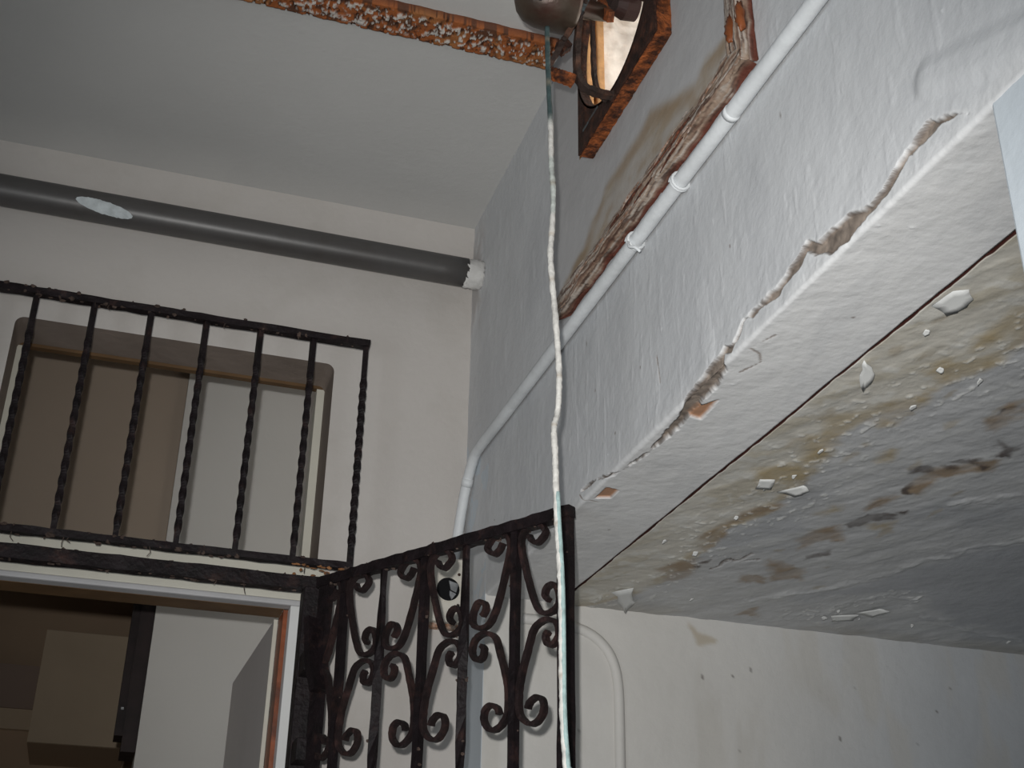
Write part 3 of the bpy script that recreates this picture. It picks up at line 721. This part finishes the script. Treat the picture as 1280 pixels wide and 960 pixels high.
# delaminated plies: a ragged layered edge along the bottom and up the near side
def ply_edge(seed, vertical):
    nu, nv = 420, 34
    L0, L1 = (PZ0 - .012, PZ1) if vertical else (PY0 - .012, PY1)
    a = np.linspace(L0, L1, nu); t = np.linspace(0, 1, nv); A, T = np.meshgrid(a, t, indexing='ij')
    lay = np.floor(T * 6 + .9 * (fbm(A * 9, T * 3, seed) - .5))                 # which ply
    step = fbm(A * 26 + lay * 7.7, lay * 3.1, seed + 1); fine = fbm(A * 7, T * 26, seed + 2, 6, .6); rag = fbm(A * 22, T * 34, seed + 3)
    # t=0 on the face, t=.7 at the lowest edge, t=1 back at the wall
    out = np.where(T < .7, .005 * np.sin(np.pi * .5 * T / .7), .005 * (1 - (T - .7) / .3) - .018 * (T - .7) / .3)
    drop = np.where(T < .7, .026 - .036 * T / .7, -.010 - .004 * (T - .7) / .3) 
    out = out + .006 * (step - .5) + .003 * (fine - .5); drop = drop + .007 * (step - .5) * sstep(0, .3, T) + .004 * (rag - .5) * sstep(.2, .6, T)
    if not vertical: out = out * sstep(L1, L1 - .05, A)
    X = np.minimum(PLX - out, XS - .0006)
    col = np.ones(A.shape + (3,)) * np.array((.33, .24, .18))
    col = mixc(col, (.48, .42, .365), sstep(.5, .6, fine)); col = mixc(col, (.15, .075, .05), sstep(.46, .36, fine) * .8)
    col = mixc(col, (.13, .04, .026), sstep(.85, .94, T + .12 * (step - .5))); col = mixc(col, (.40, .36, .33), .7 * sstep(.12, .0, T))
    col = mixc(col, (.06, .028, .02), .8 * sstep(.58, .66, rag))
    V = np.stack([X, PY0 + drop, A], -1) if vertical else np.stack([X, A, PZ0 + drop], -1)
    return grid_mesh('ply_layers', V, col, 'attr_plain', pb, flip=not vertical)
ply_edge(300, False); ply_edge(320, True)
random.seed(33)
for i in range(16):      # loose splinters
    y = random.uniform(PY0 + .02, PY1 - .12); L_ = random.uniform(.05, .14); z = PZ0 + random.uniform(-.012, .012); x = PLX - random.uniform(.003, .009)
    MB().tube([(x, y, z), (x - .001, y + L_ * .5, z + random.uniform(-.003, .003)), (x + .002, y + L_, z + random.uniform(-.005, .002))], rect(.0016, .0009), scale=[.5, 1, .3]).build('splinter', 'ply' if i % 3 else 'plydark', pb)
for (y, z, ry, rz) in ((.992, 2.628, .006, .022), (1.018, 2.632, .008, .02)):
    MB().blob((PLX - .004, y, z), .006, ry, rz, .2, 10, 7).build('resin_drip', 'resin', pb, smooth=True)
under(pb)
for y, z in ((1.662, 3.0), (1.658, 2.831), (1.666, 2.78), (1.658, 2.701)):
    nl = MB().lathe([(.0045, 0), (.0045, .002), (.003, .004)], lambda a, b, h, y=y, z=z: (XS - .0035 - h, y - .004 + a, z + b), 10).build('nail_head', 'rust')
    tag(nl, {3.0: 'rusty nail head in the grey wall, uppermost, just under the ceiling', 2.831: 'rusty nail head in the grey wall, second from the top', 2.78: 'rusty nail head in the grey wall, third from the top', 2.701: 'rusty nail head in the grey wall, lowest, near the board corner'}[z], 'nail', 'nail heads beside the plywood board')

# old window behind the board: timber post and rough plaster reveal, open to the sky outside
ow = empty('window_2', (.7, 1.4, WIN[2])); struct(ow, 'old walled window seen through the fan hole')
def reveal():
    xs = np.linspace(XS + .041, .90, 60); zs = np.linspace(WIN[2] - .02, WIN[3] + .02, 110)
    X, Z = np.meshgrid(xs, zs, indexing='ij'); n = fbm(X * 25, Z * 25, 91); n2 = fbm(X * 80, Z * 80, 92)
    V = np.stack([X, 1.60 - .022 * n - .008 * n2, Z], -1)
    grid_mesh('rough_plaster', V, None, 'roughplaster', ow)
reveal()
MB().box(.5945, .6125, 1.550, 1.60, WIN[2], WIN[3]).build('timber_post', 'tan_timber', ow, bevel=.002)
MB().box(.619, .6325, 1.550, 1.605, WIN[2], WIN[3]).build('timber_strip', 'tan_timber', ow, bevel=.002)
under(ow)

# ---------------- exhaust fan
FX = .553                                   # front of its steel housing
fan = empty('exhaust_fan', (.55, HC[0], 2.76)); tag(fan, 'rusty exhaust fan with a domed motor before a round hole in its steel plate', 'fan')
def fan_plate():
    bm = bmesh.new(); es = []
    y0, y1, z0, z1 = 1.178, 1.468, 2.762, 3.088
    hole = []
    for i in range(60):
        a = 2 * math.pi * i / 60; hole.append((HC[0] + HR * math.cos(a), HC[1] + HR * math.sin(a)))
    for lp in ([(y0, z0), (y1, z0), (y1, z1), (y0, z1)], hole):
        vv = [bm.verts.new((FX, y, z)) for y, z in lp]
        for i in range(len(vv)): es.append(bm.edges.new((vv[i], vv[(i + 1) % len(vv)])))
    bmesh.ops.triangle_fill(bm, use_beauty=True, edges=es)
    ret = bmesh.ops.extrude_face_region(bm, geom=list(bm.faces))
    for v in [g for g in ret['geom'] if isinstance(g, bmesh.types.BMVert)]: v.co.x = FX + .003
    bmesh.ops.recalc_face_normals(bm, faces=bm.faces)
    me = bpy.data.meshes.new('front_plate'); bm.to_mesh(me); bm.free()
    link('front_plate', me, 'darkrust', fan)
    # underside and near side of the housing, rough with rust scale
    random.seed(4); n_ = 40
    MB().tube([(.5665, y0 + (y1 - y0) * i / n_, z0 + .0015) for i in range(n_ + 1)], [(-.0022, -.0102), (.0022, -.0102), (.0022, .0102), (-.0022, .0102)], up=(0, 0, 1), jitter=.0007).build('lower_side', 'rust', fan)
    MB().tube([(.5665, y0 + .0015, z0 + .005 + (z1 - z0 - .006) * i / n_) for i in range(n_ + 1)], [(-.0022, -.0102), (.0022, -.0102), (.0022, .0102), (-.0022, .0102)], up=(0, 1, 0), jitter=.0007).build('near_side', 'rust', fan)
    MB().box(FX - .0012, FX - .0002, 1.385, 1.445, 2.790, 2.7935).build('scratch', 'steelblue', fan)
fan_plate()
n = 56
MB().tube([(FX + .008, HC[0] + (HR + .003) * math.cos(2 * math.pi * i / n), HC[1] + (HR + .003) * math.sin(2 * math.pi * i / n)) for i in range(n + 1)], rect(.008, .0015), up=(1, 0, 0), cap=False).build('hole_rim', 'darkrust', fan)
MC = (.462, 1.324, 2.913)
prof = [(.003, .056), (.014, .0545), (.027, .048), (.037, .037), (.0425, .020), (.044, .0), (.044, -.028), (.040, -.034), (.018, -.036), (.011, -.085)]
MB().lathe(prof, lambda a, b, h: (MC[0] - h, MC[1] + a, MC[2] + b), 40).build('motor', 'motor', fan, smooth=True)
def vent():                                  # the little round hole in the motor dome
    d = Vector((-.50, -.62, -.60)).normalized(); c = Vector(MC) + Vector((d.x * .0575, d.y * .047, d.z * .047)); nrm = Vector((d.x / .057, d.y / .044, d.z / .044)).normalized()
    MB().tube([c - nrm * .006, c + nrm * .0008], circ(.0042, 14)).build('motor_vent', 'black', fan)
vent()
MB().lathe([(.017, .014), (.022, .0), (.020, -.02)], lambda a, b, h: (.572 - h, HC[0] - .002 + a, HC[1] + .008 + b), 24).build('hub', 'blade', fan)
for ang in (75, 140):
    a0 = math.radians(ang); mb = MB(); N_ = 8
    for i in range(N_ + 1):
        t = i / N_; rr = .02 + .112 * t; wd = .03 + .050 * math.sin(math.pi * min(1, t * .62 + .1))
        for sgn, dx in ((-1, -.010), (1, .012)):
            y = HC[0] + rr * math.cos(a0) - sgn * wd * .5 * math.sin(a0); z = HC[1] + rr * math.sin(a0) + sgn * wd * .5 * math.cos(a0)
            mb.v.append((.578 + dx, y, z)); mb.v.append((.580 + dx, y, z))
    for i in range(N_):
        b = i * 4; c = b + 4
        mb.f += [(b, b + 2, c + 2, c), (b + 1, c + 1, c + 3, b + 3), (b, c, c + 1, b + 1), (b + 2, b + 3, c + 3, c + 2)]
    mb.f += [(0, 1, 3, 2), (N_ * 4, N_ * 4 + 2, N_ * 4 + 3, N_ * 4 + 1)]
    mb.build('blade', 'blade', fan)
# straps that carry the motor
def strap(pts, w, t, material, name='strap', k=6, up=(0, 1, 0)):
    return MB().tube(spline(pts, k), rect(w, t), up=up, jitter=.0006).build(name, material, fan)
strap([(.504, 1.326, 2.90), (.500, 1.326, 2.86), (.4985, 1.326, 2.82), (.4995, 1.326, 2.788), (.508, 1.326, 2.772), (.522, 1.326, 2.766), (.538, 1.326, 2.765), (FX - .001, 1.326, 2.766)], .006, .0040, 'strap')
strap([(.530, 1.345, 2.945), (.531, 1.345, 2.885), (.532, 1.345, 2.82), (.538, 1.345, 2.785), (FX - .001, 1.345, 2.772)], .004, .0028, 'strap')
strap([(.510, 1.315, 2.945), (.506, 1.32, 2.905), (.497, 1.325, 2.885), (.484, 1.33, 2.858), (.468, 1.335, 2.82), (.461, 1.345, 2.805)], .0055, .0040, 'strap')
strap([(.512, 1.305, 2.935), (.508, 1.308, 2.915), (.500, 1.312, 2.892)], .007, .003, 'steelblue')
strap([(.460, 1.335, 2.790), (.468, 1.33, 2.784), (.482, 1.326, 2.779), (.494, 1.326, 2.776)], .006, .0075, 'rust', 'rusty_stub')
strap([(.476, 1.338, 2.838), (.488, 1.335, 2.850)], .009, .008, 'darkrust', 'bracket_block')
strap([(.535, 1.325, 2.935), (.540, 1.32, 2.912), (.546, 1.31, 2.895)], .008, .005, 'rust', 'bearing_arm')
for (x, y, z) in ((.5035, 1.302, 2.905), (.496, 1.308, 2.888), (.478, 1.322, 2.846)):
    MB().blob((x, y, z), .0042, .0035, .0042, .1, 8, 5).build('bolt', 'strap', fan, smooth=True)
under(fan)

# ---------------- cable hanging from the fan motor
def cable():
    # hangs in the vertical plane y = 1.318 through the motor
    P = [Vector(p) for p in [(0.4512, 1.318, 2.8556), (0.452, 1.318, 2.8123), (0.454, 1.318, 2.7477), (0.4571, 1.318, 2.68), (0.4578, 1.318, 2.6271), (0.4608, 1.318, 2.5761), (0.4597, 1.318, 2.5255), (0.4571, 1.318, 2.482), (0.4594, 1.318, 2.4405), (0.4638, 1.318, 2.3888), (0.4675, 1.318, 2.3383), (0.4691, 1.318, 2.2943), (0.467, 1.318, 2.2561), (0.4624, 1.318, 2.2341), (0.464, 1.318, 2.1978), (0.465, 1.318, 2.157), (0.4665, 1.318, 2.1173), (0.469, 1.318, 2.0786), (0.4709, 1.318, 2.0407), (0.4718, 1.318, 2.0036), (0.4722, 1.318, 1.9582), (0.4726, 1.318, 1.9141), (0.474, 1.318, 1.8755), (0.4771, 1.318, 1.838), (0.4796, 1.318, 1.7972)]]
    P += [P[-1] + Vector((.005, 0, -.4)), P[-1] + Vector((.0, .0, -1.0))]
    S = spline(P, 8)
    green = np.array((.055, .085, .085)); white = np.array((.60, .585, .55)); teal = np.array((.33, .45, .44)); brown = np.array((.30, .24, .17))
    cols = []
    for i, p in enumerate(S):
        z = p.z; nz = random.random()
        w = min(1, max(0, (2.700 - z) / .02)); c = green * (1 - w) + white * w
        if 2.54 < z < 2.63: c = c * .55 + np.array((.25, .33, .31)) * .45
        if nz > .93: c = c * .5 + brown * .5
        cols.append(tuple(c))
    sc = [.95 if p.z > 2.70 else 1.0 + .12 * random.uniform(-1, 1) for p in S]
    o = empty('hanging_cable', (P[-1].x, 1.318, P[-1].z)); tag(o, 'long electric cable hanging from the fan motor, dark green turning white painted', 'cable')
    MB().tube(S, circ(.0038, 10), cols=cols, jitter=.0004, scale=sc).build('cable_sheath', 'wire', o, smooth=True)
    S2 = [p + Vector((.0013, -.0018, -.0006)) for p in S if p.z < 2.155]
    MB().tube(S2, circ(.0031, 8), cols=[tuple(teal * random.uniform(.9, 1.05)) for _ in S2]).build('teal_core', 'wire', o, smooth=True)
    under(o)
cable()

# ---------------- white conduit along the wall and down to the junction box
cn = empty('conduit', (XS, 1.4, 2.548)); tag(cn, 'white painted conduit running along the bluish wall into the corner', 'conduit')
CX = XS - .012
cpts = [(CX, .40, 2.530), (CX, .9, 2.531), (CX, 1.4, 2.531), (CX, 1.9, 2.532), (CX, 2.04, 2.534), (CX, 2.10, 2.530), (CX, 2.14, 2.503), (CX - .002, 2.168, 2.455), (.5765, 2.183, 2.405), (.573, 2.185, 2.37), (.570, 2.186, 2.350)]
MB().tube(spline(cpts, 8), circ(.0098, 14), jitter=.0003).build('tube', 'conduit', cn, smooth=True)
for y in (1.1836, 1.3268):
    nn = 22
    MB().tube([(CX + .0118 * math.cos(2 * math.pi * i / 14), y + .006 * i / nn - .003, 2.531 + .0118 * math.sin(2 * math.pi * i / 14)) for i in range(nn + 14)], circ(.0022, 6)).build('tie_wire', 'conduit', cn, smooth=True)
MB().tube(spline([(CX - .011, 1.327, 2.527), (CX - .014, 1.317, 2.513), (CX - .010, 1.308, 2.507), (CX - .004, 1.305, 2.500)], 4), circ(.0022, 6)).build('wire_tail', 'conduit', cn, smooth=True)
MB().tube([(CX, 1.04, 2.531), (CX, 1.048, 2.531)], circ(.0106, 14)).build('joint_ring', 'conduit', cn, smooth=True)
MB().tube([(.5812, 2.142, 2.500), (.5806, 2.150, 2.487)], circ(.0108, 14)).build('joint_ring', 'conduit', cn, smooth=True)
under(cn)

# ---------------- junction box in the corner
jb = empty('junction_box', (.56, 2.2, 2.235)); tag(jb, 'open electrical box with a round black hole on the back wall', 'box')
MB().box(.531, .588, 2.172, 2.1995, 2.232, 2.352).build('box_body', 'plate', jb, bevel=.003)
HBX, HBZ = .5585, 2.292
MB().lathe([(.0215, 0), (.0215, .002)], lambda a, b, h: (HBX + a, 2.1717 - h, HBZ + b), 28).build('round_hole', 'black', jb)
MB().lathe([(.0235, 0), (.0235, .0015)], lambda a, b, h: (HBX + a, 2.1719 - h, HBZ + b), 28).build('hole_rim', 'plate', jb)
for pl in ([(.0, .015), (.018, .010), (.014, -.006), (.004, -.002)], [(.002, -.004), (.014, -.009), (.006, -.020), (.002, -.012)]):
    MB().prism([(HBX + a, HBZ + b) for a, b in pl], lambda p, q, h: (p, h, q), 2.1655, 2.1685).build('broken_insert', 'chrome', jb)
for a, b in ((-.02, -.028), (.02, -.028), (.02, .03)):
    MB().lathe([(.003, 0), (.002, .002)], lambda p, q, h, a=a, b=b: (HBX + a + p, 2.1715 - h, HBZ + b + q), 10).build('screw', 'strap', jb)
MB().box(.528, .585, 2.184, 2.1995, 2.2235, 2.2315).build('rust_strip', 'ply', jb)
under(jb)

# ---------------- painted-over pipe bend on the wall under the low ceiling
bp_ = [(.66, YR + .0005, 2.214), (.72, YR + .0005, 2.214), (.754, YR + .0005, 2.209), (.79, YR + .0005, 2.196), (.815, YR + .0005, 2.174), (.829, YR + .0005, 2.146), (.835, YR + .0005, 2.11), (.836, YR + .0005, 2.05), (.836, YR + .0005, 1.9), (.838, YR + .0005, 1.0)]
o = MB().tube(spline(bp_, 7), circ(.0095, 16)).build('bent_pipe', 'bentpipe', smooth=True)
tag(o, 'white painted pipe bending down the pale wall beside the gate', 'pipe')

# ---------------- iron grille in front of the transom
gr = empty('transom_grille', (.07, 2.12, 2.24)); tag(gr, 'black wrought iron grille of twisted bars before the transom opening', 'grille')
GY = 2.12
def rail(name, x0, x1, z, hh, dd, n=60, y=GY, parent=gr):
    random.seed(int(z * 1000))
    return MB().tube([(x0 + (x1 - x0) * i / n, y, z) for i in range(n + 1)], [(-hh, -dd), (0, -dd * 1.05), (hh, -dd), (hh, dd), (-hh, dd)], up=(0, 0, 1), jitter=.0011).build(name, 'iron', parent)
rail('top_rail', -1.2, .373, 2.7355, .0063, .009)
rail('bottom_rail', -1.2, .371, 2.2965, .0062, .008)
rail('lower_beam', -1.2, .345, 2.2568, .0120, .012)
def twisted(x, z0, z1, s=.0047):
    n = 90; pts = []; tw = []; L_ = z1 - z0
    for i in range(n + 1):
        t = i / n; pts.append((x, GY, z0 + L_ * t))
        u = min(1, max(0, (t - .04) / .80)); tw.append(-u * L_ * .8 / .116 * 2 * math.pi)
    sec = []
    for a, b in ((-s, -s), (s, -s), (s, s), (-s, s)): sec.append((a, b))
    return MB().tube(pts, sec, twist=tw, up=(1, 0, 0)).build('twisted_bar', 'iron', gr)
for k in range(-10, 6): twisted(.2665 + .0985 * (k - 5), 2.302, 2.730)
MB().tube([(.3665, GY, 2.285 + i * .450 / 90) for i in range(91)], rect(.0050, .0050), twist=[-min(1, max(0, (i / 90 - .1) / .74)) * .478 * .74 / .1 * 2 * math.pi for i in range(91)], up=(1, 0, 0)).build('end_post', 'iron', gr)
MB().box(.288, .314, 2.088, 2.132, 0, 2.2445).build('gate_post', 'iron', gr, bevel=.002)
random.seed(5)
dc = MB()
for i in range(230):
    x = random.uniform(-.34, .36); z, hh = random.choice(((2.7355, .007), (2.2965, .0065), (2.2568, .012)))
    r = random.uniform(.0015, .0042)
    dc.blob((x, GY - random.uniform(-.004, .010), z + random.choice((-1, 1)) * hh * random.uniform(.7, 1.05)), r * random.uniform(.8, 1.8), r, r, .45)
for i in range(14):
    x = random.uniform(-.3, .35); z = random.choice((2.729, 2.29, 2.245)); L_ = random.uniform(.006, .018)
    dc.tube([(x, GY - .008, z), (x + random.uniform(-.003, .003), GY - .009, z - L_ * .6), (x + random.uniform(-.005, .005), GY - .008, z - L_)], circ(.0007, 5))
d_ = dc.build('dust_clumps', 'dust', gr); d_['kind'] = 'stuff'
rg = MB()
for i in range(26):
    x = random.uniform(.27, .36); rg.blob((x, GY - .006, 2.280 + random.uniform(-.010, .010)), random.uniform(.002, .007), .002, random.uniform(.0012, .003), .5)
d_ = rg.build('rust_scale', 'rag', gr); d_['kind'] = 'stuff'
under(gr)

# ---------------- iron gate, swung open towards the viewer
gt = empty('iron_gate', (.289, 2.05, 0)); tag(gt, 'black wrought iron gate with scrolls standing open below the grille', 'gate')
GH = Vector((.289, 2.05, 0)); GE = Vector((.577, 1.569, 0)); GD = (GE - GH).normalized(); GN = Vector((GD.y, -GD.x, 0))
def gp(u, z, n=0.0): return GH + GD * u + GN * n + Vector((0, 0, z))
def gbar(name, u, z0, z1, hw, hd, material='iron', bulge=None, jit=.0005):
    n = 60; pts = [gp(u, z0 + (z1 - z0) * i / n) for i in range(n + 1)]
    random.seed(int(u * 999))
    mb = MB(); tw = None
    if bulge:                               # flat bar twisted a half turn now and then
        tw = [bulge(z0 + (z1 - z0) * i / n) for i in range(n + 1)]
    return mb.tube(pts, rect(hw, hd), up=GD, twist=tw, jitter=jit).build(name, material, gt)
ZG = 2.2405
gbar('stile', .047, .06, ZG, .0105, .0065)
gbar('stile', .5495, .06, ZG, .0105, .0065)
n = 40; random.seed(3)
MB().tube([gp(.030 + .531 * i / n, 2.2315) for i in range(n + 1)], rect(.0085, .008), up=(0, 0, 1), jitter=.0009).build('top_rail', 'iron', gt)
MB().tube([gp(.030 + .531 * i / n, .075) for i in range(n + 1)], rect(.0085, .011), up=(0, 0, 1)).build('bottom_rail', 'iron', gt)
VB = (.0935, .2755, .458); FB = (.1825, .3600)
for u in VB: gbar('bar', u, .08, 2.224, .0058, .0056)
for u in FB: gbar('flat_bar', u, .08, 2.224, .0068, .0036, bulge=lambda z: .9 * math.sin((z - 1.93) * 18) if z < 2.12 else .55 * math.sin((z - 2.0) * 24))
UPR = [(.025, 2.2129), (.031, 2.2038), (.042, 2.1991), (.0556, 2.2116), (.042, 2.2265), (.024, 2.226), (.0125, 2.215), (.0115, 2.195), (.023, 2.152), (.037, 2.113), (.0505, 2.0955), (.0685, 2.0945), (.080, 2.1035), (.0795, 2.119), (.071, 2.132), (.059, 2.130), (.055, 2.120), (.062, 2.111)]
LOW = [(.062, 2.068), (.0565, 2.0625), (.059, 2.0517), (.069, 2.0485), (.079, 2.0585), (.078, 2.0735), (.067, 2.083), (.051, 2.0842), (.035, 2.0744), (.0245, 2.047), (.0135, 2.014), (.0095, 1.988), (.0115, 1.9638), (.026, 1.9495), (.0416, 1.9485), (.053, 1.961), (.052, 1.976), (.041, 1.982), (.029, 1.976), (.0256, 1.968)]
random.seed(9)
for u in VB:
    for sg in (-1, 1):
        for nm, pl in (('upper_scroll', UPR), ('lower_scroll', LOW)):
            if u == VB[0] and sg < 0: pl = [(s * .78, z) for s, z in pl]
            pts = spline([gp(u + sg * s, z) for s, z in pl], 5)
            MB().tube(pts, rect(.0050, .0032), up=GN, jitter=.0003).build(nm, 'ironscroll', gt)
for z in (2.09, 1.95): MB().box(.290, .314, 2.035, 2.0875, z, z + .035).build('hinge', 'iron', gt, bevel=.002)
MB().tube([gp(.03, 2.17, .004), gp(.045, 2.09, .006), gp(.06, 2.05, .004)], rect(.02, .006), up=GN).build('lock_plate', 'iron', gt)
dg = MB()
for i in range(70):
    if i < 40: p = gp(random.uniform(.03, .55), 2.2315 + random.choice((-1, 1)) * .009, random.uniform(-.01, .01))
    else:
        u = random.choice(VB + FB + (.5495,)); p = gp(u + random.choice((-1, 1)) * .008, random.uniform(1.9, 2.22), random.uniform(-.006, .006))
    r = random.uniform(.0010, .0026); dg.blob(p, r * 1.3, r, r, .4)
d_ = dg.build('dust_clumps', 'dust', gt); d_['kind'] = 'stuff'
under(gt)
